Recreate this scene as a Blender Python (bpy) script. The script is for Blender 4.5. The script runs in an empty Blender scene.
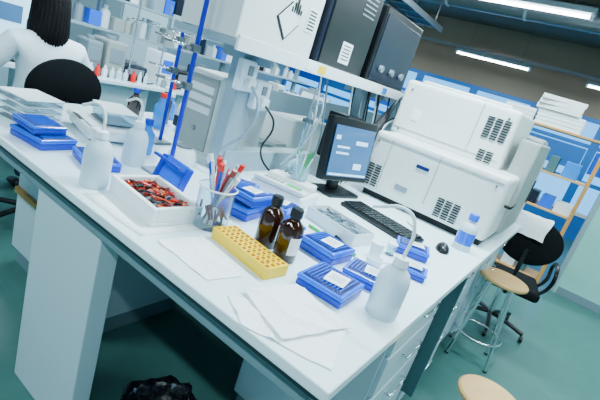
import bpy, bmesh, math, random
from mathutils import Vector, Matrix, noise
random.seed(4)
R=math.radians
D=bpy.data
COL=bpy.context.collection
# ------------------------------------------------ camera
def camera():
    head,pitch,roll,f=31,16.5,18,430
    fwd=Vector((-math.sin(R(head))*math.cos(R(pitch)),math.cos(R(head))*math.cos(R(pitch)),-math.sin(R(pitch))))
    right0=Vector((math.cos(R(head)),math.sin(R(head)),0)); up0=right0.cross(fwd); r=R(roll)
    right=right0*math.cos(r)+up0*math.sin(r); up=-right0*math.sin(r)+up0*math.cos(r)
    m=Matrix((right,up,-fwd)).transposed().to_4x4(); m.translation=Vector((.211,-.674,1.45))
    cd=D.cameras.new('camera'); co=D.objects.new('camera',cd); COL.objects.link(co); co.matrix_world=m
    cd.sensor_width=36; cd.lens=36*f/600; cd.clip_start=.02
    bpy.context.scene.camera=co
camera()
# ------------------------------------------------ materials
def mat(name,c,rough=.5,metal=0,trans=0,emit=0,var=0,scale=8,bump=0,ecol=None,ior=1.45,spec=.5,alpha=1):
    m=D.materials.new(name); m.use_nodes=True; nt=m.node_tree; b=nt.nodes['Principled BSDF']
    b.inputs['Base Color'].default_value=(*c,1); b.inputs['Roughness'].default_value=rough
    b.inputs['Metallic'].default_value=metal; b.inputs['Transmission Weight'].default_value=trans
    b.inputs['IOR'].default_value=ior; b.inputs['Specular IOR Level'].default_value=spec
    b.inputs['Alpha'].default_value=alpha
    if emit:
        b.inputs['Emission Color'].default_value=(*(ecol or c),1); b.inputs['Emission Strength'].default_value=emit
    if var or bump:
        tc=nt.nodes.new('ShaderNodeTexCoord'); n=nt.nodes.new('ShaderNodeTexNoise'); n.inputs['Scale'].default_value=scale; n.inputs['Detail'].default_value=5
        nt.links.new(tc.outputs['Object'],n.inputs['Vector'])
        if var:
            mx=nt.nodes.new('ShaderNodeMix'); mx.data_type='RGBA'
            mx.inputs['A'].default_value=(*[max(0,x*(1-var)) for x in c],1); mx.inputs['B'].default_value=(*[min(1,x*(1+var)) for x in c],1)
            nt.links.new(n.outputs['Fac'],mx.inputs['Factor']); nt.links.new(mx.outputs['Result'],b.inputs['Base Color'])
        if bump:
            bp=nt.nodes.new('ShaderNodeBump'); bp.inputs['Strength'].default_value=bump; bp.inputs['Distance'].default_value=.01
            nt.links.new(n.outputs['Fac'],bp.inputs['Height']); nt.links.new(bp.outputs['Normal'],b.inputs['Normal'])
    return m
M={}
M['top']=mat('bench_laminate',(.74,.89,.94),.22,var=.03,scale=3)
M['edge']=mat('bench_edge',(.01,.025,.03),.5)
M['cab']=mat('cabinet_white',(.52,.67,.73),.4,var=.02)
M['cabg']=mat('cabinet_grey',(.16,.25,.28),.45,var=.03)
M['cabd']=mat('teal_dark_and_shade',(.05,.13,.145),.5,var=.03)  # dark teal for storage boxes; on the modesty panel it is painted shade
M['floor']=mat('floor_vinyl',(.060,.165,.145),.35,var=.14,scale=14)
M['wall']=mat('wall_paint',(.34,.52,.60),.7,var=.03,scale=2)
M['walld']=mat('wall_concrete',(.30,.24,.18),.8,var=.12,scale=2,bump=.2)
M['ceil']=mat('ceiling_concrete',(.15,.135,.115),.85,var=.12,scale=1.5,bump=.2)
M['green']=mat('panel_mint',(.28,.62,.54),.45,var=.02)
M['bluef']=mat('window_frame_blue',(.005,.17,.58),.4)
M['glass']=mat('window_glass',(.65,.88,1),.05,trans=1,ior=1.02)
M['white']=mat('plastic_white',(.80,.88,.91),.35)
M['beige']=mat('plastic_beige',(.72,.76,.74),.4,var=.02,scale=3)
M['beiged']=mat('plastic_beige_dark',(.30,.33,.32),.5)
M['black']=mat('plastic_black',(.002,.003,.004),.35)
M['navy']=mat('metal_navy',(.003,.007,.022),.35)
M['dark']=mat('slot_dark',(.004,.005,.006),.7)
M['grey']=mat('plastic_grey',(.19,.24,.28),.45)
M['lgrey']=mat('metal_paint_grey',(.28,.38,.43),.4,var=.02)
M['chrome']=mat('chrome',(.75,.78,.8),.18,metal=1)
M['steel']=mat('steel_dull',(.16,.19,.21),.4,metal=.7)
M['blue']=mat('plastic_blue',(.0,.035,.50),.25,var=.08,scale=20)
M['bluel']=mat('plastic_blue_lid',(.0,.12,.80),.15,var=.1,scale=30)
M['blued']=mat('plastic_blue_dark',(.0,.006,.10),.3)
M['rod']=mat('rod_blue',(.0,.012,.45),.3)
M['yellow']=mat('plastic_yellow',(1,.60,.0),.35)
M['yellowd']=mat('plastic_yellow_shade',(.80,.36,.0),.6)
M['amber']=mat('glass_amber',(.026,.006,.002),.07,spec=.7)
M['ldpe']=mat('plastic_ldpe',(.72,.87,.94),.4,trans=.25)
M['clear']=mat('plastic_clear',(.70,.9,.98),.12,trans=.8,ior=1.1)
M['cglass']=mat('glass_clear',(.75,.91,.97),.03,trans=.93,ior=1.2)
M['paper']=mat('paper_white',(.88,.94,.97),.8,bump=.25,scale=40)
M['tissue']=mat('tissue_white',(.93,.96,.99),.9,bump=.45,scale=60)
M['foam']=mat('polystyrene',(.86,.92,.95),.8,bump=.3,scale=150)
M['red']=mat('plastic_red',(.75,.008,.004),.35)
M['redd']=mat('tube_red',(.26,.012,.005),.35)
M['orange']=mat('tube_orange',(.60,.09,.01),.4)
M['green2']=mat('plastic_green',(.0,.42,.08),.4)
M['wood']=mat('wood_pine',(.58,.28,.07),.5,var=.25,scale=12)
M['woodl']=mat('wood_birch',(.65,.37,.14),.4,var=.2,scale=10)
M['skin']=mat('skin',(.62,.33,.21),.5)
M['hair']=mat('hair_black',(.004,.003,.004),.6,bump=.5,scale=70,spec=.2)
M['coat']=mat('cotton_white',(.76,.86,.93),.85,bump=.6,scale=12)
M['jeans']=mat('cotton_navy',(.02,.035,.09),.9)
M['fabric']=mat('fabric_black',(.004,.005,.006),.9,bump=.3,scale=80,spec=.2)
M['screen']=mat('screen_blue',(.04,.10,.2),.15,emit=.7,ecol=(.03,.15,.38))
M['screen2']=mat('screen_panel',(.1,.2,.4),.15,emit=.7,ecol=(.12,.30,.48))
M['screen3']=mat('screen_light',(.5,.7,.85),.15,emit=1.1,ecol=(.30,.70,.95))
M['tubeon']=mat('lamp_tube',(1,1,1),.5,emit=25,ecol=(.85,.95,1))
M['liquid']=mat('liquid_blue',(.0,.22,.75),.2)
M['bag']=mat('bag_black',(.003,.004,.007),.25,bump=1,scale=25)
# ------------------------------------------------ helpers
def root(name,loc=(0,0,0),rz=0):
    o=D.objects.new(name,None); COL.objects.link(o); o.location=loc; o.rotation_euler=(0,0,R(rz)); o.empty_display_size=.05
    return o
def link(me,name,par,loc=(0,0,0),rot=(0,0,0),m=None,smooth=False):
    o=D.objects.new(name,me); COL.objects.link(o); o.location=loc; o.rotation_euler=[R(a) for a in rot]
    if par: o.parent=par
    if m is not None: me.materials.append(M[m] if isinstance(m,str) else m)
    if smooth:
        for p in me.polygons: p.use_smooth=True
    return o
def box(par,name,size,loc,m,bev=.003,rot=(0,0,0),seg=2):
    bm=bmesh.new(); bmesh.ops.create_cube(bm,size=1)
    for v in bm.verts: v.co=Vector((v.co.x*size[0],v.co.y*size[1],(v.co.z+.5)*size[2]))
    b=min(bev,min(size)*.45)
    if b>0: bmesh.ops.bevel(bm,geom=bm.edges[:],offset=b,segments=seg,affect='EDGES',profile=.5)
    me=D.meshes.new(name); bm.to_mesh(me); bm.free()
    return link(me,name,par,loc,rot,m)
def lathe(par,name,prof,loc,m,rot=(0,0,0),seg=28,a0=0,a1=360):
    bm=bmesh.new(); full=(a1-a0)>=360; n=seg if full else seg+1; rings=[]
    for r,z in prof:
        ring=[]
        if r<1e-6: ring=[bm.verts.new((0,0,z))]
        else:
            for i in range(n):
                a=R(a0+(a1-a0)*i/seg); ring.append(bm.verts.new((r*math.cos(a),r*math.sin(a),z)))
        rings.append(ring)
    for A,B in zip(rings,rings[1:]):
        for i in range(seg):
            j=(i+1)%n if full else i+1
            try:
                if len(A)==1 and len(B)==1: continue
                if len(A)==1: bm.faces.new((A[0],B[i],B[j]))
                elif len(B)==1: bm.faces.new((A[i],A[j],B[0]))
                else: bm.faces.new((A[i],A[j],B[j],B[i]))
            except ValueError: pass
    bmesh.ops.recalc_face_normals(bm,faces=bm.faces)
    me=D.meshes.new(name); bm.to_mesh(me); bm.free()
    o=link(me,name,par,loc,rot,m,True)
    try: me.set_sharp_from_angle(angle=R(40))
    except Exception: pass
    return o
def cyl(par,name,r,h,loc,m,r2=None,rot=(0,0,0),seg=28,bev=.0015):
    r2=r if r2 is None else r2; b=min(bev,r*.3,h*.3)
    return lathe(par,name,[(0,0),(max(r-b,0),0),(r,b),(r2,h-b),(max(r2-b,0),h),(0,h)],loc,m,rot,seg)
def tube(par,name,pts,r,m,cyclic=False,loc=(0,0,0),rot=(0,0,0),smooth=True,res=6):
    cu=D.curves.new(name,'CURVE'); cu.dimensions='3D'; cu.bevel_depth=r; cu.bevel_resolution=2; cu.use_fill_caps=True
    if smooth:
        s=cu.splines.new('BEZIER'); s.bezier_points.add(len(pts)-1); cu.resolution_u=res
        for p,q in zip(s.bezier_points,pts): p.co=q; p.handle_left_type=p.handle_right_type='AUTO'
    else:
        s=cu.splines.new('POLY'); s.points.add(len(pts)-1)
        for p,q in zip(s.points,pts): p.co=(*q,1)
    s.use_cyclic_u=cyclic
    t=D.objects.new('tmp',cu); COL.objects.link(t)
    bpy.context.view_layer.update()
    me=D.meshes.new_from_object(t.evaluated_get(bpy.context.evaluated_depsgraph_get()))
    D.objects.remove(t); me.materials.clear()
    return link(me,name,par,loc,rot,m,True)
def skin(par,name,verts,edges,m,sub=2,rootv=0,loc=(0,0,0)):
    me=D.meshes.new('tmp'); me.from_pydata([v[0] for v in verts],edges,[]); t=D.objects.new('tmp',me); COL.objects.link(t)
    t.modifiers.new('s','SKIN'); 
    if not me.skin_vertices:
        bm=bmesh.new(); bm.from_mesh(me); bm.verts.layers.skin.verify(); bm.to_mesh(me); bm.free()
    for i,v in enumerate(verts):
        r=v[1] if isinstance(v[1],tuple) else (v[1],v[1])
        me.skin_vertices[0].data[i].radius=r; me.skin_vertices[0].data[i].use_root=(i==rootv)
    t.modifiers['s'].use_smooth_shade=True
    su=t.modifiers.new('u','SUBSURF'); su.levels=sub; su.render_levels=sub
    bpy.context.view_layer.update()
    e=D.meshes.new_from_object(t.evaluated_get(bpy.context.evaluated_depsgraph_get()))
    D.objects.remove(t); e.materials.clear()
    return link(e,name,par,loc,(0,0,0),m,True)
def sphere(par,name,rad,loc,m,rot=(0,0,0),seg=20):
    bm=bmesh.new(); bmesh.ops.create_uvsphere(bm,u_segments=seg,v_segments=seg//2+2,radius=1)
    for v in bm.verts: v.co=Vector((v.co.x*rad[0],v.co.y*rad[1],v.co.z*rad[2]))
    me=D.meshes.new(name); bm.to_mesh(me); bm.free(); return link(me,name,par,loc,rot,m,True)
def multibox(par,name,items,m,loc=(0,0,0),rot=(0,0,0)):
    bm=bmesh.new()
    for it in items:
        r=bmesh.ops.create_cube(bm,size=1)
        for v in r['verts']: v.co=Vector((v.co.x*it[3],v.co.y*it[4],v.co.z*it[5]))
        if len(it)>6: bmesh.ops.rotate(bm,verts=r['verts'],cent=(0,0,0),matrix=it[6])
        for v in r['verts']: v.co+=Vector(it[:3])
    me=D.meshes.new(name); bm.to_mesh(me); bm.free(); return link(me,name,par,loc,rot,m)
def wells(par,name,nx,ny,p,rh,depth,loc,m,mdark):
    bm=bmesh.new(); N=12
    for i in range(nx):
        for j in range(ny):
            cx=(i-(nx-1)/2)*p; cy=(j-(ny-1)/2)*p; o=[];a=[];b=[]
            for k in range(N):
                t=2*math.pi*k/N; c,s=math.cos(t),math.sin(t); q=p/2/max(abs(c),abs(s))
                o.append(bm.verts.new((cx+c*q,cy+s*q,0))); a.append(bm.verts.new((cx+c*rh,cy+s*rh,0))); b.append(bm.verts.new((cx+c*rh*.9,cy+s*rh*.9,-depth)))
            for k in range(N):
                l=(k+1)%N
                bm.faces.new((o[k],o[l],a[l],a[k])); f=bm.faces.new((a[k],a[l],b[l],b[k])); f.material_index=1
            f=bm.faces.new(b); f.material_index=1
    bmesh.ops.remove_doubles(bm,verts=bm.verts,dist=.0002)
    me=D.meshes.new(name); bm.to_mesh(me); bm.free(); o=link(me,name,par,loc,(0,0,0),m); me.materials.append(M[mdark]); return o
T=.9
# ------------------------------------------------ room
def wallbox(name,x0,x1,y0,y1,z0,z1,m):
    return box(None,name,(x1-x0,y1-y0,z1-z0),((x0+x1)/2,(y0+y1)/2,z0),m,0)
XL,XR,YN,YF,H=-7,3.6,-3.4,8.6,3.1
wallbox('floor',XL-.2,XR+.2,YN-.2,YF+.2,-.1,0,'floor')
wallbox('ceiling',XL-.2,XR+.2,YN-.2,YF+.2,H,H+.1,'ceil')
wallbox('wall_left',XL-.1,XL,YN,YF,0,H,'wall')
wallbox('wall_right',XR,XR+.1,YN,YF,0,H,'wall')
wallbox('wall_front',XL,XR,YN-.1,YN,0,H,'wall')
w=root('wall_back')
def wb(name,x0,x1,z0,z1,m,y0=YF,y1=YF+.12): return box(w,name,(x1-x0,y1-y0,z1-z0),((x0+x1)/2,(y0+y1)/2,z0),m,0)
wb('sill_wall',XL,XR,0,.45,'bluef'); wb('head_wall',XL,XR,2.14,H,'walld')
box(None,'ceiling_beam',(XR-XL,.35,.42),((XL+XR)/2,7.9,2.68),'walld',.01)
for k,yy in enumerate((2.6,5.6)):
    box(None,'ceiling_beam',(XR-XL,.25,.25),((XL+XR)/2,yy,H-.25),'ceil',.01)
n=0; x=XL
while x<XR-.1:
    n+=1; x1=min(x+1.18,XR); g=root('window_%d'%n,((x+x1)/2,YF+.04,.45)); wd=x1-x
    for sx in (-1,1): box(g,'jamb',(.07,.1,1.69),(sx*(wd/2-.035),0,0),'bluef',.004)
    for z in (0,.55,1.18,1.62): box(g,'rail',(wd-.14,.1,.07),(0,0,z),'bluef' if z else 'white',.004)
    box(g,'blind',(wd-.16,.02,.40),(0,-.02,.76),'bluel' if n%2 else 'bluef',.003)
    box(g,'pane',(wd-.14,.01,1.6),(0,0,.04),'glass',0)
    x=x1
pt=root('wall_partition',(0,0,0))
box(pt,'panel',(XR-.40,.1,2.3),((XR+.40)/2,4.80,0),'green',.004)
box(pt,'edge_post',(.05,.13,2.3),(.40,4.80,0),'lgrey',.003)
box(pt,'skirting',(XR-.45,.015,.09),((XR+.45)/2,4.742,0),'cabg',.002)
# ------------------------------------------------ lights
def lamp(x,y,z,L=1.3,power=40):
    g=root('ceiling_lamp',(x,y,z))
    box(g,'housing',(L,.13,.05),(0,0,.0),'lgrey',.01)
    cyl(g,'lamp_tube',.016,L*.94,(-L*.47,0,-.022),'tubeon',rot=(0,90,0))
    for s in (-1,1):
        box(g,'end_cap',(.03,.06,.045),(s*L*.48,0,-.045),'white',.004)
        tube(g,'hanger',[(s*L*.35,0,.05),(s*L*.35,0,H-z-.001)],.004,'steel',smooth=False)
    l=D.lights.new('lamp_light','AREA'); l.shape='RECTANGLE'; l.size=L*.95; l.size_y=.1; l.energy=power*1.25; l.color=(.70,.92,1)
    o=D.objects.new('lamp_light',l); COL.objects.link(o); o.parent=g; o.location=(0,0,-.05)
for (x,y,z,p) in [(-1.85,7.35,2.52,20),(.25,7.5,2.52,20),(-4.2,7.3,2.52,20),(-.95,4.0,2.62,50),(.75,4.0,2.62,45),(-2.9,4.0,2.62,50),(-5,4.0,2.62,35),
    (-.4,1.2,2.75,100),(-2.4,1.2,2.75,70),(1.4,1.2,2.75,50),(-4.6,1.2,2.75,40),(-.4,-1.4,2.75,36),(-2.4,-1.4,2.75,36),(1.4,-1.4,2.75,26)]:
    lamp(x,y,z,power=p)
g=root('ventilation_duct',(-1.6,5.0,2.72)); cyl(g,'duct',.12,6,(-1.5,0,.1),'steel',rot=(0,90,0))
for i in range(7): lathe(g,'collar',[(.121,0),(.13,.01),(.13,.03),(.121,.04)],(-1.4+i*.95,0,.1),'lgrey',rot=(0,90,0))
for i in range(3): box(g,'strap',(.03,.02,.38),(-1+i*2.2,.13,0),'steel',.002)
g=root('cable_tray',(-2.05,3.0,2.34)); 
for s in (-1,1): box(g,'side_rail',(.02,3.6,.06),(s*.15,0,0),'steel',.003)
for i in range(12): box(g,'rung',(.3,.02,.012),(0,-1.7+i*.30,.01),'steel',.002)
for i in range(5): tube(g,'cable',[(-.1+i*.05,-1.75,.035),(-.08+i*.045,0,.035),(-.1+i*.05,1.75,.035)],.016,'black')
for yy in (-1.5,0,1.5):
    for s in (-1,1): tube(g,'hanger',[(s*.15,yy,.05),(s*.15,yy,H-2.341)],.005,'steel',smooth=False)
# ------------------------------------------------ main bench
BL=2.60
b=root('lab_bench',(0,0,0))
box(b,'worktop',(2.1,BL,.028),(-1.05,BL/2,T-.028),'top',.004)
box(b,'worktop_edge',(2.09,BL-.01,.012),(-1.05,BL/2,T-.04),'edge',.001)
box(b,'front_rail',(2.0,.03,.06),(-1.05,.05,T-.10),'cabg',.003)
box(b,'side_rail',(.03,BL-.15,.06),(-.05,BL/2,T-.10),'cabg',.003)
box(b,'leg_panel',(.40,.07,.86),(-1.035,.075,0),'cab',.004)
box(b,'recess_cupboard',(.80,.55,.76),(-1.66,.62,.10),'cab',.004)
box(b,'recess_shelf_trim',(.78,.02,.03),(-1.66,.335,.42),'wood',.002)
box(b,'recess_plinth',(.76,.5,.10),(-1.66,.62,0),'cabg',.002)
box(b,'modesty_panel',(1.2,.02,.62),(-.60,1.14,.24),'cabd',.002)  # shadow under the bench is put into this panel's dark colour
for k,(y0,y1) in enumerate(((.62,1.13),(1.18,1.70),(1.72,2.22),(2.24,2.56))):
    if k in (0,1,3):
        box(b,'drawer_unit',(.52,y1-y0,.74),(-.33,(y0+y1)/2,.10),'cab',.004)
        box(b,'unit_plinth',(.46,y1-y0-.02,.10),(-.34,(y0+y1)/2,0),'cabg',.002)
        for j in range(4):
            zz=.12+j*.178
            box(b,'drawer_front',(.018,y1-y0-.02,.168),(-.062,(y0+y1)/2,zz),'cab',.004)
            tube(b,'handle',[(-.053,(y0+y1)/2-.08,zz+.12),(-.03,(y0+y1)/2-.08,zz+.12),(-.03,(y0+y1)/2+.08,zz+.12),(-.053,(y0+y1)/2+.08,zz+.12)],.005,'chrome',smooth=False)
    else:
        box(b,'cupboard',(.50,y1-y0,.74),(-.34,(y0+y1)/2,.10),'cab',.004)
box(b,'corner_leg',(.05,.05,.86),(-.06,.10,0),'lgrey',.004)
box(b,'floor_bar',(.05,.5,.05),(-.06,.36,.0),'lgrey',.004)
box(b,'side_cupboard',(.50,1.5,.86),(-1.80,1.80,.0),'cab',.004)
# spine + reagent shelf
s=root('reagent_shelf',(-1.14,0,T))
for y in (.80,1.95,2.55):
    box(s,'upright',(.07,.11,.56),(0,y-.02,0),'lgrey',.004)
    box(s,'bracket',(.30,.02,.05),(0,y-.02,.50),'lgrey',.003)
box(s,'spine_duct',(.09,1.8,.10),(0,1.65,.0),'lgrey',.004)
box(s,'shelf_board',(.36,2.1,.028),(0,1.56,.545),'lgrey',.003)
box(s,'shelf_lip',(.015,2.1,.055),(.185,1.56,.535),'white',.002)
box(s,'shelf_lip',(.015,2.1,.055),(-.185,1.56,.535),'white',.002)
box(s,'back_rail',(.02,1.8,.10),(-.03,1.65,.30),'lgrey',.003)
for i,yy in enumerate((.98,1.08,1.66,1.8)):
    box(s,'shelf_sticker',(.002,.06,.035),(.1935,yy,.545),('paper','yellow','paper','liquid')[i],.0005)
for (y,z) in ((.74,.38),(.86,.31)):
    box(s,'socket_box',(.04,.10,.13),(.055,y,z),'white',.008)
    box(s,'socket_switch',(.008,.03,.04),(.077,y,z+.07),'grey',.002)
    box(s,'socket_plug',(.03,.05,.045),(.09,y,z+.015),'white',.006)
tube(s,'socket_lead',[(.105,.74,.41),(.15,.75,.36),(.14,.74,.22),(.08,.68,.10),(.16,.66,.012)],.008,'lgrey')
tube(s,'socket_lead',[(.105,.86,.34),(.16,.88,.28),(.12,.9,.12),(.2,.98,.012)],.005,'black')
random.seed(12)
for i in range(14):
    y0=random.uniform(-.38,.75); tube(s,'cable',[(.13,1.5+y0,.535),(.15,1.53+y0,.40-random.uniform(0,.1)),(.13+random.uniform(0,.05),1.58+y0,.2),(.12,1.60+y0,.012)],.005,random.choice(('black','grey','white','black')))
SH=T+.573
g=root('shipping_box',(-1.13,.755,SH),2)
box(g,'carton',(.30,.50,.36),(0,0,0),'beige',.006); box(g,'lid',(.31,.51,.06),(0,0,.33),'beige',.006)
lab=box(g,'hazard_diamond',(.002,.11,.11),(.1515,.06,.09),'black',0); lab.rotation_euler=(R(45),0,0)
lab=box(g,'hazard_face',(.002,.098,.098),(.1525,.06,.0985),'white',0); lab.rotation_euler=(R(45),0,0)
for i in range(5):
    hh=.058-abs(i-2)*.019; box(g,'hazard_stripe',(.002,.009,hh),(.154,.028+i*.016,.168),'black',0)
box(g,'address_label',(.002,.075,.10),(.1515,.185,.12),'paper',0)
multibox(g,'label_text',[(.153,.185,.135+i*.014,.001,.055,.006) for i in range(6)],'dark')
g=root('power_supply_case',(-1.13,1.26,SH))
box(g,'case',(.32,.46,.50),(0,0,0),'navy',.008); box(g,'front_frame',(.01,.42,.46),(.162,0,.02),'black',.004)
box(g,'label',(.002,.10,.10),(.168,-.0,.05),'paper',0); multibox(g,'label_text',[(.1695,-.0,.07+i*.016,.001,.07,.005) for i in range(5)],'dark')
for i in range(6): box(g,'vent',(.004,.12,.006),(.168,.1,.30+i*.022),'grey',0)
g=root('instrument_case',(-1.13,1.83,SH))
box(g,'case',(.32,.55,.42),(0,0,0),'black',.01); box(g,'panel',(.008,.5,.35),(.161,0,.03),'navy',.003)
for i in range(3): cyl(g,'knob',.02,.02,(.165,-.15+i*.15,.1),'grey',rot=(0,90,0))
# under-shelf instruments
g=root('chart_recorder',(-.97,1.50,T)); box(g,'body',(.13,.19,.26),(0,0,.12),'black',.008); box(g,'front',(.01,.16,.2),(.067,0,.15),'navy',.004); box(g,'base',(.15,.2,.12),(0,0,0),'beiged',.008)
for i in range(3): cyl(g,'knob',.014,.015,(.07,-.04+i*.04,.19),'grey',rot=(0,90,0))
g=root('desktop_computer',(-1.40,1.02,T),4); box(g,'tower',(.20,.42,.40),(0,0,0),'beige',.012); box(g,'front',(.18,.012,.36),(0,-.214,.02),'beiged',.006)
for i in range(3): box(g,'drive_bay',(.15,.006,.035),(0,-.222,.30-i*.05),'beige',.003)
cyl(g,'power_button',.012,.008,(0,-.222,.12),'grey',rot=(90,0,0))
g=root('printer',(-1.50,1.75,T)); box(g,'body',(.36,.4,.24),(0,0,0),'beige',.02); box(g,'paper_tray',(.30,.12,.02),(0,-.24,.05),'beiged',.005); box(g,'paper_feed',(.24,.02,.2),(0,.15,.2),'paper',.003,rot=(-15,0,0))
# ------------------------------------------------ analyser
a=root('gas_analyser',(-.41,1.93,T))
box(a,'lower_body',(.72,.72,.33),(0,-.06,.035),'beige',.022,seg=3)
box(a,'upper_body',(.64,.52,.32),(-.07,.06,.35),'beige',.022,seg=3)
box(a,'top_hatch',(.50,.40,.02),(-.07,.06,.668),'beige',.008)
box(a,'plinth',(.68,.66,.04),(0,-.05,0),'dark',.004)
box(a,'side_module',(.10,.5,.50),(.335,.1,.05),'beiged',.01)
def vents(x,z,nw,nh,y,w=.035,dz=.014):
    multibox(a,'vent_slots',[(x+(i*(w+.008)),y,z+j*dz,w,.006,.006) for i in range(nw) for j in range(nh)],'dark')
vents(.12,.50,3,9,-.203,.034,.013); vents(-.32,.07,2,9,-.423,.034,.014); vents(.10,.06,3,8,-.423,.034,.013); vents(.14,.38,2,5,-.203,.034,.013)
multibox(a,'panel_seams',[(-.07,-.2015,.40,.60,.003,.003),(.06,-.2015,.53,.003,.003,.26),(-.25,-.4215,.20,.003,.003,.28),(.02,-.4215,.22,.003,.003,.26),(0,-.4215,.33,.68,.003,.003)],'beiged')
for xx,zz,yy in ((-.34,.62,-.2),(.2,.62,-.2),(-.34,.39,-.2),(.31,.31,-.42),(-.33,.31,-.42),(.31,.07,-.42)): cyl(a,'screw',.006,.006,(xx,yy,zz),'steel',rot=(90,0,0),seg=10)
box(a,'name_plate',(.07,.004,.018),(-.05,-.4225,.25),'blued',.001)
box(a,'warning_sticker',(.05,.003,.06),(-.27,-.2015,.46),'paper',.001); box(a,'rating_sticker',(.07,.003,.03),(-.12,-.4215,.10),'grey',.001)
tube(a,'grip_handle',[(.362,-.3,.22),(.39,-.3,.22),(.39,-.12,.22),(.362,-.12,.22)],.008,'black',smooth=False)
for i in range(6): tube(a,'rear_cable',[(-.36,.1+i*.03,.5-i*.04),(-.44,.05+i*.05,.58),(-.48-i*.012,-.10,.35),(-.44-i*.010,-.22-i*.02,.02)],.007,'black')
for i in range(3): tube(a,'signal_lead',[(-.36,-.05,.42+i*.03),(-.42,-.15-.03*i,.40),(-.40,-.30,.25+.03*i),(-.44,-.42-.03*i,.012)],.004,('grey','white','black')[i])
g=root('gas_module',(-.30,2.445,T)); box(g,'body',(.52,.27,.48),(0,0,0),'beige',.03,seg=4); box(g,'cap',(.46,.23,.10),(0,0,.48),'beiged',.02)
multibox(g,'vent_slots',[(.262,-.08+i*.03,.25,.006,.012,.15) for i in range(6)],'dark')
# ------------------------------------------------ monitor keyboard mouse
g=root('computer_monitor',(-.76,1.27,T),76)
box(g,'foot',(.22,.16,.018),(0,.02,0),'black',.006); box(g,'neck',(.06,.04,.12),(0,.05,.015),'black',.006)
box(g,'bezel',(.34,.045,.315),(0,0,.075),'black',.008,rot=(-8,0,0)); 
box(g,'screen',(.295,.004,.25),(0,-.0255,.105),'screen',0,rot=(-8,0,0))
multibox(g,'screen_windows',[(-.07,-.029,.15,.11,.002,.12),(.065,-.029,.175,.11,.002,.09),(.06,-.029,.08,.10,.002,.05)],'screen2',loc=(0,0.0,.078),rot=(-8,0,0))
multibox(g,'screen_icons',[(-.12,-.031,.215,.03,.002,.02),(.06,-.031,.20,.09,.002,.02),(-.07,-.031,.17,.09,.002,.01),(-.07,-.031,.14,.09,.002,.01),(.06,-.031,.08,.06,.002,.03),(0,-.031,.033,.28,.002,.010)],'screen3',loc=(0,0.0,.078),rot=(-8,0,0))
g=root('computer_keyboard',(-.44,1.15,T),-14)
box(g,'case',(.40,.15,.02),(0,0,0),'black',.006)
multibox(g,'keys',[(-.18+i*.0225,-.055+j*.0215,.024,.018,.017,.008) for i in range(17) for j in range(6)],'black')
tube(g,'cable',[(.1,.075,.01),(.1,.15,.006),(.0,.22,.006)],.0025,'black')
g=root('computer_mouse',(-.15,1.20,T),20); sphere(g,'shell',(.03,.05,.032),(0,0,.004),'black'); box(g,'wheel',(.006,.014,.01),(0,-.028,.028),'grey',.002)
# ------------------------------------------------ small items
def wash_bottle(x,y,r,h,rz,noz=.10,reach=.07,m='ldpe',drop=.02):
    g=root('wash_bottle',(x,y,T),rz)
    lathe(g,'body',[(0,0),(r*.92,0),(r,.006),(r,h*.66),(r*.96,h*.74),(r*.78,h*.86),(r*.42,h*.95),(r*.38,h)],(0,0,0),m)
    lathe(g,'screw_cap',[(0,h+.022),(r*.2,h+.022),(r*.44,h+.018),(r*.48,h-.004),(r*.44,h-.005)],(0,0,0),'white')
    tube(g,'spout',[(0,0,h+.015),(0,0,h+noz*.7),(reach*.25,0,h+noz),(reach,0,h+noz-drop)],.0048,'white')
    lathe(g,'fill_line',[(r*1.003,h*.3),(r*1.006,h*.305),(r*1.003,h*.31)],(0,0,0),'white')
    return g
wash_bottle(-1.01,.095,.044,.165,200,.095,.085)
wash_bottle(-1.20,.36,.044,.155,190,.095,.085)
wash_bottle(-.075,.39,.044,.155,200,.14,.12)
def bluebox(x,y,rz,sx=.16,sy=.12,h=.035,z=T,lab=True,fill=True,name='slide_storage_box'):
    g=root(name,(x,y,z),rz)
    box(g,'tray',(sx,sy,h*.6),(0,0,0),'blue',.005); box(g,'lid',(sx+.004,sy+.004,h*.4),(0,0,h*.6),'bluel',.005)
    box(g,'recess',(sx-.02,sy-.02,.003),(0,0,h-.001),'blued',.001)
    if fill: multibox(g,'slots',[(-(sx-.04)/2+i*(sx-.04)/9,0,h+.0035,.003,sy-.035,.003) for i in range(10)],'bluel')
    if lab:
        box(g,'label',(sx*.42,sy*.5,.002),(sx*.1,0,h+.005),'paper',.0005,rot=(0,0,8))
        multibox(g,'label_text',[(sx*.1,(-.015+j*.01),h+.0075,sx*.3,.002,.0006) for j in range(4)],'grey')
    return g
bluebox(-1.43,.13,8,.19,.14,.04,lab=False); bluebox(-1.45,.12,2,.16,.12,.03,z=T+.047,lab=False)
bluebox(-1.20,.21,-12,.17,.12,.035,lab=False)
bluebox(-.225,.35,3,.145,.145,.035)
bluebox(-.19,.525,10,.14,.12,.035)
bluebox(-.365,.545,-5,.14,.13,.045)
bluebox(-.21,.96,20,.13,.10,.04)
bluebox(-.72,.48,10,.15,.12,.05); bluebox(-.70,.49,0,.14,.11,.035,z=T+.058)
bluebox(-.87,.62,25,.15,.12,.05,lab=False); bluebox(-.67,.64,10,.14,.12,.05); 
bluebox(-.135,.76,15,.11,.08,.03)
bluebox(-.55,.555,-12,.11,.09,.035,lab=False)
g=root('petri_dish_box_stack',(-1.72,.20,T),10)
for k in range(4):
    box(g,'box_%d'%k,(.19-.004*k,.16,.022),(.003*k,0,k*.028),'clear',.004); box(g,'lid_%d'%k,(.195,.165,.005),(.003*k,0,k*.028+.0225),'white',.002)
g=root('laboratory_balance',(-1.57,.46,T),-12)
box(g,'base',(.30,.24,.055),(0,0,.008),'white',.018,seg=3); box(g,'display_wedge',(.30,.07,.03),(0,-.10,.03),'beige',.01,rot=(-14,0,0))
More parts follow.
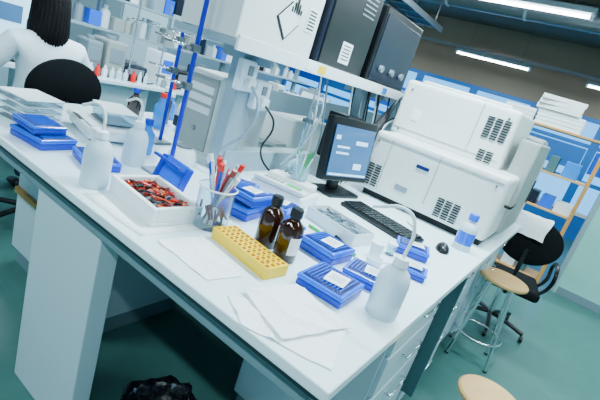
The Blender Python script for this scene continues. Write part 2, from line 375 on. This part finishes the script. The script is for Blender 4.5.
box(g,'display',(.11,.03,.003),(-.02,-.112,.062),'dark',.001,rot=(-14,0,0))
for i in range(4): cyl(g,'button',.008,.004,(.06+i*.022,-.11,.062),'grey',seg=12)
for sx in (-1,1):
    for sy in (-1,1): cyl(g,'foot',.014,.01,(sx*.12,sy*.09,0),'black',seg=14)
box(g,'pan',(.17,.15,.008),(.0,.03,.064),'steel',.003)
g2=root('plastic_tub',(-1.57,.49,T+.0725),-12)
for (sx,sy,lx,ly) in ((.2,.004,0,-.06),(.2,.004,0,.06),(.004,.12,-.1,0),(.004,.12,.1,0)): box(g2,'wall',(sx,sy,.05),(lx,ly,0),'clear',.001)
box(g2,'base',(.2,.12,.004),(0,0,0),'clear',.001); box(g2,'rim',(.215,.135,.006),(0,0,.05),'white',.002)
g=root('magnetic_stirrer',(-1.22,.62,T),0)
lathe(g,'body',[(0,0),(.06,0),(.065,.01),(.064,.03),(.05,.06),(.03,.075),(0,.08)],(0,0,0),'white'); lathe(g,'plate_ring',[(.03,.0755),(.036,.074),(.036,.08),(0,.083)],(0,0,0),'steel')
g=root('reagent_bottle',(-1.33,.50,T)); lathe(g,'body',[(0,0),(.03,0),(.034,.005),(.034,.09),(.015,.115),(.014,.13)],(0,0,0),'liquid'); cyl(g,'cap',.018,.025,(0,0,.128),'blue')
g=root('polystyrene_box',(-.82,.19,T+.0025),-6)
L,Wd,hh=.27,.17,.055
box(g,'base',(L,Wd,.012),(0,0,0),'foam',.002)
for (sx,sy,lx,ly) in ((L,.016,0,-(Wd/2-.008)),(L,.016,0,Wd/2-.008),(.016,Wd-.032,-(L/2-.008),0),(.016,Wd-.032,L/2-.008,0)): box(g,'wall',(sx,sy,hh-.012),(lx,ly,.012),'foam',.003)
def bits(n,sd,m,dz=0):
    random.seed(sd); it=[]
    for i in range(n):
        e=Matrix.Rotation(random.uniform(0,6.28),3,'Z')@Matrix.Rotation(random.uniform(-.5,.5),3,'X')
        it.append((random.uniform(-L/2+.03,L/2-.03),random.uniform(-Wd/2+.03,Wd/2-.03),.033+dz+random.uniform(0,.014),.022,.006,.006,e))
    multibox(g,'sample_tubes',it,m)
bits(160,1,'redd'); bits(26,2,'red',.002); bits(30,3,'orange',.003); bits(90,5,'dark',.002); bits(26,7,'clear',.004)
box(g,'filling',(L-.034,Wd-.034,.022),(0,0,.011),'dark',.001)
g=root('box_lid',(-.95,.34,T),-8)
box(g,'lid_plate',(.17,.012,.11),(0,0,.0),'bluel',.004,rot=(-18,0,0)); box(g,'lid_rim_a',(.17,.03,.01),(0,-.018,.10),'blue',.003,rot=(-18,0,0))
for sx in (-1,1): box(g,'lid_side',(.008,.03,.11),(sx*.082,-.012,.0),'blue',.003,rot=(-18,0,0))
# beaker with tools
g=root('beaker_of_tools',(-.66,.285,T))
lathe(g,'beaker',[(0,0),(.052,0),(.057,.004),(.057,.125),(.062,.132),(.059,.132),(.0535,.125),(.0535,.006),(0,.005)],(0,0,0),'cglass')
lathe(g,'beaker_rim',[(.060,.130),(.0635,.133),(.060,.136),(.058,.133),(.060,.130)],(0,0,0),'white')
random.seed(9); cs=['red','chrome','clear','white','redd','blue','chrome','grey','clear','red','steel','white','chrome']
for i in range(34):
    a0=random.uniform(0,6.28); r0=.03; t=random.uniform(.02,.06); hgt=random.uniform(.15,.22)
    p0=(-math.cos(a0)*r0*.7,-math.sin(a0)*r0*.7,.01); p1=(math.cos(a0)*(r0+t*.5),math.sin(a0)*(r0+t*.5),hgt)
    tube(g,'tool_shaft',[p0,p1],random.choice((.0025,.004,.005)),cs[i%13],smooth=False)
    if i%3==0:
        d=(Vector(p1)-Vector(p0)).normalized(); q=Vector(p1)+d*.024; tube(g,'tool_cap',[p1,tuple(q)],.008,('red','white','redd')[(i//3)%3],smooth=False)
random.seed(3)
multibox(g,'swabs_inside',[(random.uniform(-.03,.03),random.uniform(-.03,.03),random.uniform(.03,.06),.005,.005,.05,Matrix.Rotation(random.uniform(-.7,.7),3,'X')@Matrix.Rotation(random.uniform(-.7,.7),3,'Y')) for i in range(18)],'redd')
# yellow rack
g=root('test_tube_rack',(-.462,.258,T),-8)
NX,NY,PP=12,4,.0205; lx,ly=NX*PP,NY*PP
for s_ in (-1,1): box(g,'skirt',(lx+.004,.005,.034),(0,s_*(ly/2),0),'yellow',.001)
for s_ in (-1,1): box(g,'end',(.006,ly,.034),(s_*(lx/2),0,0),'yellow',.001)
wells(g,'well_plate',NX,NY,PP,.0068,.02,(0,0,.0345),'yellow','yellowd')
for (x,y,rz) in ((-.495,.375,-20),(-.405,.360,-60)):
    g=root('amber_bottle',(x,y,T),rz)
    lathe(g,'glass',[(0,0),(.034,0),(.037,.004),(.037,.10),(.033,.116),(.018,.130),(.015,.136),(.015,.148)],(0,0,0),'amber')
    lathe(g,'cap',[(0,.168),(.016,.168),(.019,.165),(.019,.140),(.016,.139)],(0,0,0),'black')
    lathe(g,'label',[(.0373,.03),(.0378,.03),(.0378,.085),(.0373,.085)],(0,0,0),'paper',a0=10,a1=75,seg=12)
g=root('spectrophotometer',(-.80,.86,T),10)
box(g,'base',(.26,.2,.05),(0,0,.0),'white',.012); box(g,'panel',(.24,.09,.02),(0,-.055,.05),'beige',.006,rot=(-8,0,0))
multibox(g,'keys',[(-.08+i*.02,-.085+j*.018,.067,.013,.011,.012) for i in range(5) for j in range(3)],'grey')
box(g,'display',(.07,.035,.004),(.06,-.06,.070),'green2',.001); box(g,'sample_lid',(.22,.08,.03),(0,.05,.052),'beige',.008)
g=root('tube_beaker',(-.79,.92,T+.083)); 
lathe(g,'cup',[(0,0),(.035,0),(.04,.07),(.038,.07),(.033,.004),(0,.004)],(0,0,0),'clear')
for i in range(9):
    a0=i*.7; tube(g,'pipette',[(math.cos(a0)*.012,math.sin(a0)*.012,.005),(math.cos(a0)*.04,math.sin(a0)*.04,.11+.01*(i%3))],.003,('white','clear','green2')[i%3],smooth=False)
g=root('pipette_box',(-.47,.80,T),-12)
for (sx,sy,lx,ly) in ((.26,.004,0,-.06),(.26,.004,0,.06),(.004,.12,-.13,0),(.004,.12,.13,0)): box(g,'wall',(sx,sy,.05),(lx,ly,0),'white',.001)
box(g,'base',(.26,.12,.004),(0,0,0),'white',.001)
multibox(g,'pipette_tips',[(random.uniform(-.1,.1),random.uniform(-.04,.04),.02+random.uniform(0,.025),.05,.006,.006,Matrix.Rotation(random.uniform(-1,1),3,'Z')) for i in range(50)],'clear')
multibox(g,'vials',[(random.uniform(-.1,.1),random.uniform(-.04,.04),.03+random.uniform(0,.02),.03,.01,.01,Matrix.Rotation(random.uniform(-1,1),3,'Z')) for i in range(40)],'grey')
g=root('marker_pen',(-.38,.69,T),-30); cyl(g,'barrel',.007,.11,(-.055,0,.0075),'black',rot=(0,90,0)); cyl(g,'cap',.0075,.035,(.055,0,.0075),'green2',rot=(0,90,0))
g=root('marker_pen',(-.48,.68,T),-10); cyl(g,'barrel',.006,.12,(-.055,0,.0065),'green2',rot=(0,90,0)); cyl(g,'cap',.0065,.03,(.065,0,.0065),'black',rot=(0,90,0))
g=root('weighing_scoop',(-.235,.66,T),40); lathe(g,'bowl',[(.0,0),(.025,0),(.03,.03),(.028,.03),(.024,.003),(0,.003)],(0,0,0),'white'); tube(g,'stem',[(.028,0,.02),(.08,0,.03)],.004,'white')
g=root('plastic_vial',(-.27,.74,T)); lathe(g,'cup',[(0,0),(.02,0),(.024,.05),(.022,.05),(.018,.003),(0,.003)],(0,0,0),'white'); cyl(g,'cap',.026,.008,(0,0,.05),'white')
g=root('plastic_vial',(-.25,.84,T)); lathe(g,'cup',[(0,0),(.016,0),(.018,.04),(.016,.04),(.014,.003),(0,.003)],(0,0,0),'clear'); cyl(g,'cap',.02,.008,(0,0,.04),'white')
g=root('reagent_bottle',(-.11,1.36,T)); lathe(g,'body',[(0,0),(.036,0),(.04,.005),(.04,.10),(.034,.12),(.018,.135),(.017,.15)],(0,0,0),'ldpe'); lathe(g,'screw_cap',[(0,.175),(.02,.175),(.022,.17),(.022,.145),(.017,.144)],(0,0,0),'bluel')
lathe(g,'label',[(.0403,.03),(.0408,.03),(.0408,.09),(.0403,.09)],(0,0,0),'bluel',a0=-150,a1=-10,seg=14)
def stand(x,y,rz,h=.75):
    g=root('retort_stand',(x,y,T),rz); box(g,'base_plate',(.10,.13,.012),(0,0,0),'grey',.004)
    tube(g,'rod',[(0,.03,.01),(0,.03,h)],.009,'rod',smooth=False)
    for z in (.34,.48):
        box(g,'boss_head',(.03,.035,.03),(0,.025,z),'steel',.005); tube(g,'clamp_arm',[(0,.02,z+.015),(-.10,.0,z+.015)],.005,'chrome',smooth=False)
        tube(g,'clamp_jaw',[(-.10,.0,z+.015),(-.12,.015,z+.015),(-.145,.0,z+.015)],.005,'steel'); tube(g,'clamp_jaw',[(-.10,.0,z+.015),(-.12,-.02,z+.015),(-.145,-.005,z+.015)],.005,'steel')
        cyl(g,'thumb_screw',.008,.025,(0,.005,z+.01),'steel',rot=(90,0,0),seg=12)
    return g
stand(-1.10,.43,0,.90); stand(-1.50,.68,0,1.2)
g=root('glass_condenser',(-.97,1.14,T)); box(g,'base_plate',(.12,.12,.01),(0,0,0),'grey',.003); tube(g,'rod',[(-.04,.04,.01),(-.04,.04,.48)],.005,'chrome',smooth=False)
lathe(g,'flask',[(0,.03),(.025,.03),(.04,.05),(.042,.07),(.03,.10),(.012,.12),(.011,.22),(.02,.24),(.02,.34),(.01,.36),(.01,.42)],(0,0,0),'cglass')
tube(g,'hose',[(.01,0,.40),(.08,-.05,.42),(.1,-.12,.25),(.05,-.2,.1)],.005,'clear'); box(g,'clamp',(.05,.03,.02),(-.02,.02,.3),'steel',.003)
lathe(g,'ring',[(.042,.025),(.046,.03),(.042,.034)],(0,0,0),'steel'); tube(g,'ring_arm',[(-.04,.04,.03),(-.03,.03,.03)],.004,'steel',smooth=False)
def sheet(name,corners,z,m,nx=14,ny=14,amp=.004,sd=1):
    bm=bmesh.new(); g=[]
    A,B,C,Dd=[Vector((c[0],c[1],0)) for c in corners]
    for i in range(nx+1):
        row=[]
        for j in range(ny+1):
            u,v=i/nx,j/ny; p=A*(1-u)*(1-v)+B*u*(1-v)+C*u*v+Dd*(1-u)*v
            e=Vector((noise.noise(p*16+Vector((sd,0,0))),noise.noise(p*16+Vector((0,sd,5))),0))*.005
            rd=1-abs(noise.noise(p*7+Vector((sd*3,1,2))))*2.2
            zz=max(0,rd)**3*amp*1.6+abs(noise.noise(p*26))*amp*.6+.0012
            p=p+e; p.z=z+zz; row.append(bm.verts.new(p))
        g.append(row)
    for i in range(nx):
        for j in range(ny): bm.faces.new((g[i][j],g[i+1][j],g[i+1][j+1],g[i][j+1]))
    bmesh.ops.recalc_face_normals(bm,faces=bm.faces)
    me=D.meshes.new(name); bm.to_mesh(me); bm.free(); o=link(me,name,None,(0,0,0),(0,0,0),m,True)
    so=o.modifiers.new('thick','SOLIDIFY'); so.thickness=.0012; so.offset=1
    return o
sheet('paper_towel',[(-.335,.055),(-.24,-.0),(-.03,.06),(-.10,.25)],T,'tissue',50,50,.003,2)
sheet('paper_towel',[(-.33,.10),(-.15,.03),(-.08,.23),(-.28,.26)],T+.007,'tissue',50,50,.004,7)
sheet('paper_towel',[(-.62,.06),(-.41,.05),(-.38,.15),(-.60,.20)],T,'tissue',40,30,.003,4)
sheet('paper_sheet',[(-.95,.03),(-.66,.03),(-.64,.30),(-.93,.30)],T-.001,'paper',10,10,.0003,5)
# ------------------------------------------------ stools, chair
def stool(x,y,h,r,rz=0):
    g=root('lab_stool',(x,y,0),rz)
    cyl(g,'seat',r,.028,(0,0,h-.028),'woodl',bev=.008,seg=40); cyl(g,'seat_plate',r*.6,.012,(0,0,h-.04),'steel')
    for k in range(4):
        a0=math.pi/4+k*math.pi/2; c,s_=math.cos(a0),math.sin(a0)
        tube(g,'leg_%d'%k,[(c*r*.6,s_*r*.6,h-.035),(c*r*1.15,s_*r*1.15,.008)],.010,'chrome',smooth=False)
        cyl(g,'foot_%d'%k,.013,.012,(c*r*1.15,s_*r*1.15,0),'black',seg=12)
    rr=r*.97; tube(g,'foot_ring',[(math.cos(t)*rr,math.sin(t)*rr,h*.30) for t in [k*math.pi/6 for k in range(12)]],.008,'chrome',cyclic=True)
stool(.06,2.30,.60,.155,10); stool(.27,1.19,.43,.135,30)
def office_chair(x,y,rz,sh=.50,name='office_chair',arms=True):
    g=root(name,(x,y,0),rz)
    for k in range(5):
        a0=k*2*math.pi/5+.3; c,s_=math.cos(a0),math.sin(a0)
        tube(g,'base_spoke_%d'%k,[(0,0,.10),(c*.15,s_*.15,.09),(c*.28,s_*.28,.07)],.018,'black'); 
        cyl(g,'castor_%d'%k,.026,.022,(c*.28-.011,s_*.28,.028),'black',rot=(0,90,0),seg=16)
    cyl(g,'gas_column',.025,sh-.16,(0,0,.09),'chrome'); box(g,'mechanism',(.16,.2,.04),(0,0,sh-.10),'black',.01)
    box(g,'seat',(.46,.44,.075),(0,0,sh-.065),'fabric',.03,seg=4)
    tube(g,'back_spine',[(0,.15,sh-.07),(0,.25,sh-.05),(0,.27,sh+.12),(0,.25,sh+.3)],.016,'black')
    lathe(g,'back_pad',[(0,-.025),(.17,-.025),(.205,-.01),(.205,.01),(.17,.025),(0,.025)],(0,.235,sh+.36),'fabric',rot=(90-6,0,0),seg=36).scale=(1.02,.86,1)
    if arms:
        for s_ in (-1,1):
            tube(g,'armrest_%d'%s_,[(s_*.21,.08,sh-.05),(s_*.27,.08,sh+.05),(s_*.27,.1,sh+.17),(s_*.27,-.13,sh+.17),(s_*.27,-.12,sh+.05),(s_*.21,-.1,sh-.05)],.014,'black')
    return g
cg=office_chair(.04,2.98,190,.44)
bm=bmesh.new(); gr=[]
for i in range(17):
    row=[]
    for j in range(17):
        u=(i/16-.5)*.22; v=j/16
        a=(v-.5)*2; yy=.235+ (.05*a/max(abs(a),.35) if abs(a)>.15 else .05*a/.35); zz=.44+.545-max(0,abs(a)-.15)*.18+.008*noise.noise(Vector((u*14,v*7,1)))
        row.append(bm.verts.new((u+.04+.01*math.sin(v*9),yy+.02*noise.noise(Vector((u*18,v*5,3)))*abs(a),zz)))
    gr.append(row)
for i in range(16):
    for j in range(16): bm.faces.new((gr[i][j],gr[i+1][j],gr[i+1][j+1],gr[i][j+1]))
me=D.meshes.new('draped_cloth'); bm.to_mesh(me); bm.free(); link(me,'draped_cloth',cg,(0,0,0),(0,0,0),'tissue',True)
# ------------------------------------------------ wooden rack
g=root('wooden_shelf_rack',(-.28,4.45,0))
for sx in (-.52,.52):
    for sy in (-.16,.16): box(g,'post',(.035,.035,1.68),(sx,sy,0),'wood',.003)
for z in (.15,.50,.85,1.2,1.62):
    box(g,'shelf',(1.0,.33,.02),(0,0,z),'wood' if z in (.15,1.62) else 'woodl',.002)
random.seed(21)
for z in (.17,.52,.87,1.22):
    x=-.46
    while x<.36:
        wd=random.uniform(.06,.16); hh=random.uniform(.08,.24)
        box(g,'storage_box',(wd,.24,hh),(x+wd/2,0,z),random.choice(('blue','bluel','black','navy','liquid','navy','white','cabd')),.006); x+=wd+random.uniform(.01,.08)
for k in range(4): box(g,'carton',(.42,.28,.035),(.05,0,1.64+k*.037),'white',.004)
for k in range(3): box(g,'carton',(.30,.28,.04),(-.33,0,1.64+k*.042),'beige',.004)
for k in range(3): box(g,'carton',(.40,.30,.045),(.0,0,1.79+k*.047),'beige',.004,rot=(0,0,4*k))
# ------------------------------------------------ bin
g=root('waste_bin',(-.64,.26,0)); lathe(g,'bin',[(0,.0),(.10,0),(.125,.17),(.13,.18),(.122,.18),(.10,.01),(0,.01)],(0,0,0),'grey')
bm=bmesh.new(); rings=[]
for k,(rr,z) in enumerate([(.125,.09),(.140,.14),(.145,.185),(.13,.20),(.11,.17),(.09,.10),(0.001,.06)]):
    rings.append([bm.verts.new(((rr+.010*math.sin(i*1.9+k)+.006*math.sin(i*.7))*math.cos(i/36*2*math.pi),(rr+.010*math.sin(i*1.9+k)+.006*math.sin(i*.7))*math.sin(i/36*2*math.pi),z+.008*math.sin(i*1.3+k))) for i in range(36)])
for A,B in zip(rings,rings[1:]):
    for i in range(36): bm.faces.new((A[i],A[(i+1)%36],B[(i+1)%36],B[i]))
me=D.meshes.new('bag'); bm.to_mesh(me); bm.free(); link(me,'bin_liner',g,(0,0,0),(0,0,0),'bag',True)
# ------------------------------------------------ second bench
b=root('rear_lab_bench',(0,0,0))
box(b,'worktop',(.85,5.6,.03),(-3.45,2.1,T-.03),'top',.004)
for y in (-.6,1.3,2.5,3.7): box(b,'base_unit',(.6,.9,.87),(-3.5,y+.1,.0),'cab',.004)
for y in (-.6,1.3,2.5,3.7): 
    for j in range(4): box(b,'drawer_front',(.015,.86,.17),(-3.195,y+.1,.1+j*.185),'cab',.004)
for y in (-.5,1.6,3.2,4.7): box(b,'shelf_upright',(.05,.05,.62),(-3.75,y,T),'lgrey',.003)
for z in (.32,.6): box(b,'reagent_shelf',(.28,5.4,.022),(-3.72,2.1,T+z),'lgrey',.003)
g=root('reagent_bottle_collection',(-3.72,2.1,T)); random.seed(31)
for z in (.0,.342,.622):
    y=-2.5 
    while y<2.5:
        r_=random.uniform(.03,.05); hh=random.uniform(.10,.20)
        if z>0 or y>.6:
            k=random.random(); mm=random.choice(('amber','ldpe','white','grey','amber','beiged','navy','beige','liquid'))
            if k<.35:
                lathe(g,'bottle',[(0,0),(r_,0),(r_,hh*.68),(r_*.8,hh*.78),(r_*.42,hh*.84),(r_*.42,hh*.95),(r_*.5,hh*.95),(r_*.5,hh),(0,hh)],(random.uniform(-.06,.06),y,z),mm,seg=14)
            else: box(g,'carton',(.18,r_*2.4,hh),(0,y,z),random.choice(('white','beige','grey','navy','lgrey','black','beiged','bluel')),.004)
        y+=r_*2+random.uniform(.01,.04)
g=root('equipment_collection',(-3.3,2.2,T)); random.seed(43)
y=-.90
while y<2.5:
    sy=random.uniform(.12,.26); hh=random.uniform(.10,.32); sx=random.uniform(.18,.3)
    mm=random.choice(('white','beige','lgrey','grey','navy','black','beiged'))
    box(g,'instrument_body',(sx,sy,hh),(0,y,0),mm,.015); box(g,'instrument_panel',(.01,sy*.7,hh*.4),(sx/2,y,hh*.4),random.choice(('dark','grey','bluel')),.003)
    cyl(g,'instrument_lid',sy*.25,.03,(0,y,hh),'grey',seg=20)
    for q in range(3):
        rr=random.uniform(.016,.026); lathe(g,'flask',[(0,0),(rr,0),(rr,.06),(rr*.45,.075),(rr*.45,.095),(0,.095)],(sx/2+.07,y-.06+q*.06,0),random.choice(('ldpe','amber','bluel','red','white','grey')),seg=12)
    tube(g,'lead',[(sx/2,y,.02),(sx/2+.05,y+.08,.008),(sx/2+.02,y+.18,.008)],.006,'black')
    y+=sy+random.uniform(.02,.08)
for yy in (-.6,-.3,.05): tube(g,'support_rod',[(.12,yy,0),(.12,yy,.7)],.008,'chrome',smooth=False)
tube(g,'crossbar',[(.12,-.65,.5),(.12,.1,.5)],.007,'chrome',smooth=False)
g=root('tall_cabinet',(-6.3,1.6,0))
box(g,'carcass',(.5,5.0,2.0),(0,0,0),'lgrey',.005)
for k in range(6): box(g,'door_%d'%k,(.02,.78,1.9),(.26,-2.05+k*.82,.05),('wall','cab','bluef','wall','cabg','cab')[k],.005)
g=root('computer_monitor',(-3.42,.80,T),78); box(g,'foot',(.22,.18,.018),(0,.02,0),'black',.005); box(g,'neck',(.05,.04,.14),(0,.05,.015),'black',.005)
box(g,'bezel',(.48,.045,.36),(0,0,.09),'black',.008); box(g,'screen',(.44,.004,.32),(0,-.025,.11),'screen3',0)
multibox(g,'screen_windows',[(-.06,-.0285,.24,.2,.002,.12),(.12,-.0285,.19,.1,.002,.07)],'screen',loc=(0,0,.05))
g=root('computer_keyboard',(-3.16,.64,T),90); box(g,'case',(.42,.15,.02),(0,0,0),'black',.005); multibox(g,'keys',[(-.19+i*.0225,-.055+j*.0215,.024,.018,.017,.008) for i in range(17) for j in range(6)],'grey')
g=root('centrifuge',(-1.68,1.10,T)) 
lathe(g,'body',[(0,0),(.12,0),(.13,.01),(.13,.13),(.12,.16),(.07,.185),(0,.19)],(0,0,0),'white'); cyl(g,'knob',.02,.02,(0,0,.188),'grey')
box(g,'panel',(.12,.02,.06),(0,-.128,.03),'navy',.004)
random.seed(51)
for (x,y) in ((-1.95,.85),(-1.88,1.0),(-1.98,1.12),(-1.9,1.75),(-1.75,.88)):
    g=root('reagent_bottle',(x,y,T)); hh=random.uniform(.12,.2)
    lathe(g,'body',[(0,0),(.035,0),(.038,.004),(.038,hh*.7),(.016,hh*.88),(.015,hh)],(0,0,0),random.choice(('ldpe','amber','ldpe','liquid'))); cyl(g,'cap',.019,.025,(0,0,hh-.001),random.choice(('blue','red','white')))
# ------------------------------------------------ person
CX,CY=-2.58,.645
office_chair(CX+.07,CY-.02,-90,.57,arms=False)
P=root('seated_researcher',(CX,CY,0.0),-90)
DZ=.04
def S(v): return [((p[0],p[1],p[2]+(DZ if p[2]>.5 else 0)),r) for p,r in v]
skin(P,'lab_coat',S([((0,.02,.66),(.17,.13)),((0,.02,.80),(.145,.11)),((0,.01,.95),(.165,.115)),((0,.0,1.07),(.13,.09)),((0,-.01,1.15),(.058,.055)),
   ((-.175,0,1.07),.070),((-.265,-.04,.93),.062),((-.30,-.12,.84),.056),((-.23,-.27,.90),.048),((-.15,-.40,.925),.038),
   ((.175,0,1.07),.070),((.265,-.04,.93),.062),((.30,-.12,.84),.056),((.23,-.27,.90),.048),((.15,-.40,.925),.038),
   ((-.09,-.14,.635),.095),((-.115,-.34,.63),.085),((.09,-.14,.635),.095),((.115,-.34,.63),.085)]),
  [(0,1),(1,2),(2,3),(3,4),(3,5),(5,6),(6,7),(7,8),(8,9),(3,10),(10,11),(11,12),(12,13),(13,14),(0,15),(15,16),(0,17),(17,18)],'coat')
skin(P,'legs',S([((0,0,.62),.10),((-.09,-.1,.62),.08),((-.12,-.43,.60),.062),((-.12,-.42,.35),.052),((-.12,-.42,.10),.036),((.09,-.1,.62),.08),((.12,-.43,.60),.062),((.12,-.42,.35),.052),((.12,-.42,.10),.036)]),
  [(0,1),(1,2),(2,3),(3,4),(0,5),(5,6),(6,7),(7,8)],'jeans')
for s_ in (-1,1): skin(P,'shoe_%d'%s_,[((s_*.12,-.39,.045),(.038,.04)),((s_*.12,-.46,.045),(.042,.038)),((s_*.12,-.56,.032),(.036,.026))],[(0,1),(1,2)],'black')
skin(P,'neck',S([((0,-.005,1.10),.052),((0,-.02,1.17),.048),((0,-.03,1.22),.05)]),[(0,1),(1,2)],'skin')
tube(P,'coat_collar',[(-.05,-.085,1.10),(-.075,-.02,1.165),(0,.055,1.185),(.075,-.02,1.165),(.05,-.085,1.10)],.016,'coat',loc=(0,0,DZ))
bm=bmesh.new(); bmesh.ops.create_uvsphere(bm,u_segments=28,v_segments=20,radius=1)
for v in bm.verts:
    x,y,z=v.co; w_=.074; 
    if z<0: w_*=1-.32*(-z)**1.5
    yy=y*.092
    if y>0 and z<-.2: yy*=1-.35*(-z-.2)
    zz=z*.115
    if y<-.6:
        eye=math.exp(-((abs(x)-.38)**2)/.02-(z-.02)**2/.02)*.010; nose=math.exp(-(x**2)/.012-((z+.18)**2)/.05)*.020; lip=math.exp(-(x**2)/.06-((z+.52)**2)/.006)*.006
        yy+=eye-nose-lip
    v.co=Vector((x*w_,yy,zz))
me=D.meshes.new('head'); bm.to_mesh(me); bm.free(); link(me,'head',P,(0,-.03,1.31+DZ),(8,0,0),'skin',True)
for s_ in (-1,1):
    sphere(P,'eye_%d'%s_,(.011,.011,.009),(s_*.029,-.105,1.315+DZ),'white'); sphere(P,'pupil_%d'%s_,(.005,.004,.005),(s_*.029,-.115,1.315+DZ),'black')
    sphere(P,'ear_%d'%s_,(.010,.020,.030),(s_*.076,-.025,1.30+DZ),'skin')
sphere(P,'mouth',(.022,.008,.006),(0,-.118,1.252+DZ),'redd')
bm=bmesh.new(); prof=[(.004,.128),(.04,.122),(.068,.103),(.086,.072),(.095,.03),(.099,-.02),(.103,-.07),(.108,-.12),(.112,-.16),(.108,-.20),(.095,-.235),(.07,-.25)]
NA=72; rings=[]
for k,(rr,z) in enumerate(prof):
    ring=[]
    for i in range(NA+1):
        lim=R(180) if k<3 else R(180-min(62,(k-2)*24)); a0=R(90)-lim+2*lim*i/NA
        w_=1+(.035*math.sin(i*1.7)+.03*noise.noise(Vector((i*.5,k*.3,0))))*(min(k,6)/6)
        ring.append(bm.verts.new((math.cos(a0)*rr*.95*w_,math.sin(a0)*rr*(1.12 if z>-.05 else 1.12-.25*(-z-.05)/.2)*w_+.012,z+(.012*math.sin(i*2.3) if k>9 else 0))))
    rings.append(ring)
for A,B in zip(rings,rings[1:]):
    for i in range(NA): bm.faces.new((A[i],A[i+1],B[i+1],B[i]))
bm.faces.new(rings[0][:-1])
bmesh.ops.recalc_face_normals(bm,faces=bm.faces)
me=D.meshes.new('hair'); bm.to_mesh(me); bm.free(); o=link(me,'hair',P,(0,-.018,1.325+DZ),(0,0,0),'hair',True); so=o.modifiers.new('t','SOLIDIFY'); so.thickness=.012; so.offset=-1
for s_ in (-1,1):
    wx=s_*.15; hz=.958
    skin(P,'palm_%d'%s_,[((wx,-.41,hz+.004),(.022,.017)),((wx-s_*.005,-.45,hz),(.034,.014)),((wx-s_*.01,-.49,hz-.004),(.036,.012))],[(0,1),(1,2)],'skin')
    for k,(dx,ln) in enumerate(((-.028,.062),(-.010,.072),(.009,.067),(.027,.052))):
        fx=wx-s_*.01+dx; skin(P,'finger_%d_%d'%(s_,k),[((fx,-.485,hz-.002),.009),((fx+dx*.1,-.485-ln*.5,hz+.004),.0085),((fx+dx*.15,-.485-ln*.8,hz-.004),.008),((fx+dx*.15,-.485-ln*.98,hz-.016),.007)],[(0,1),(1,2),(2,3)],'skin',1)
    tx=wx-s_*.03; skin(P,'thumb_%d'%s_,[((tx,-.435,hz-.002),.012),((tx-s_*.022,-.465,hz-.006),.010),((tx-s_*.026,-.50,hz-.012),.008)],[(0,1),(1,2)],'skin',1)
# ------------------------------------------------ world
wd=D.worlds.new('world'); bpy.context.scene.world=wd; wd.use_nodes=True
wd.node_tree.nodes['Background'].inputs[0].default_value=(.14,.52,1,1); wd.node_tree.nodes['Background'].inputs[1].default_value=2.6
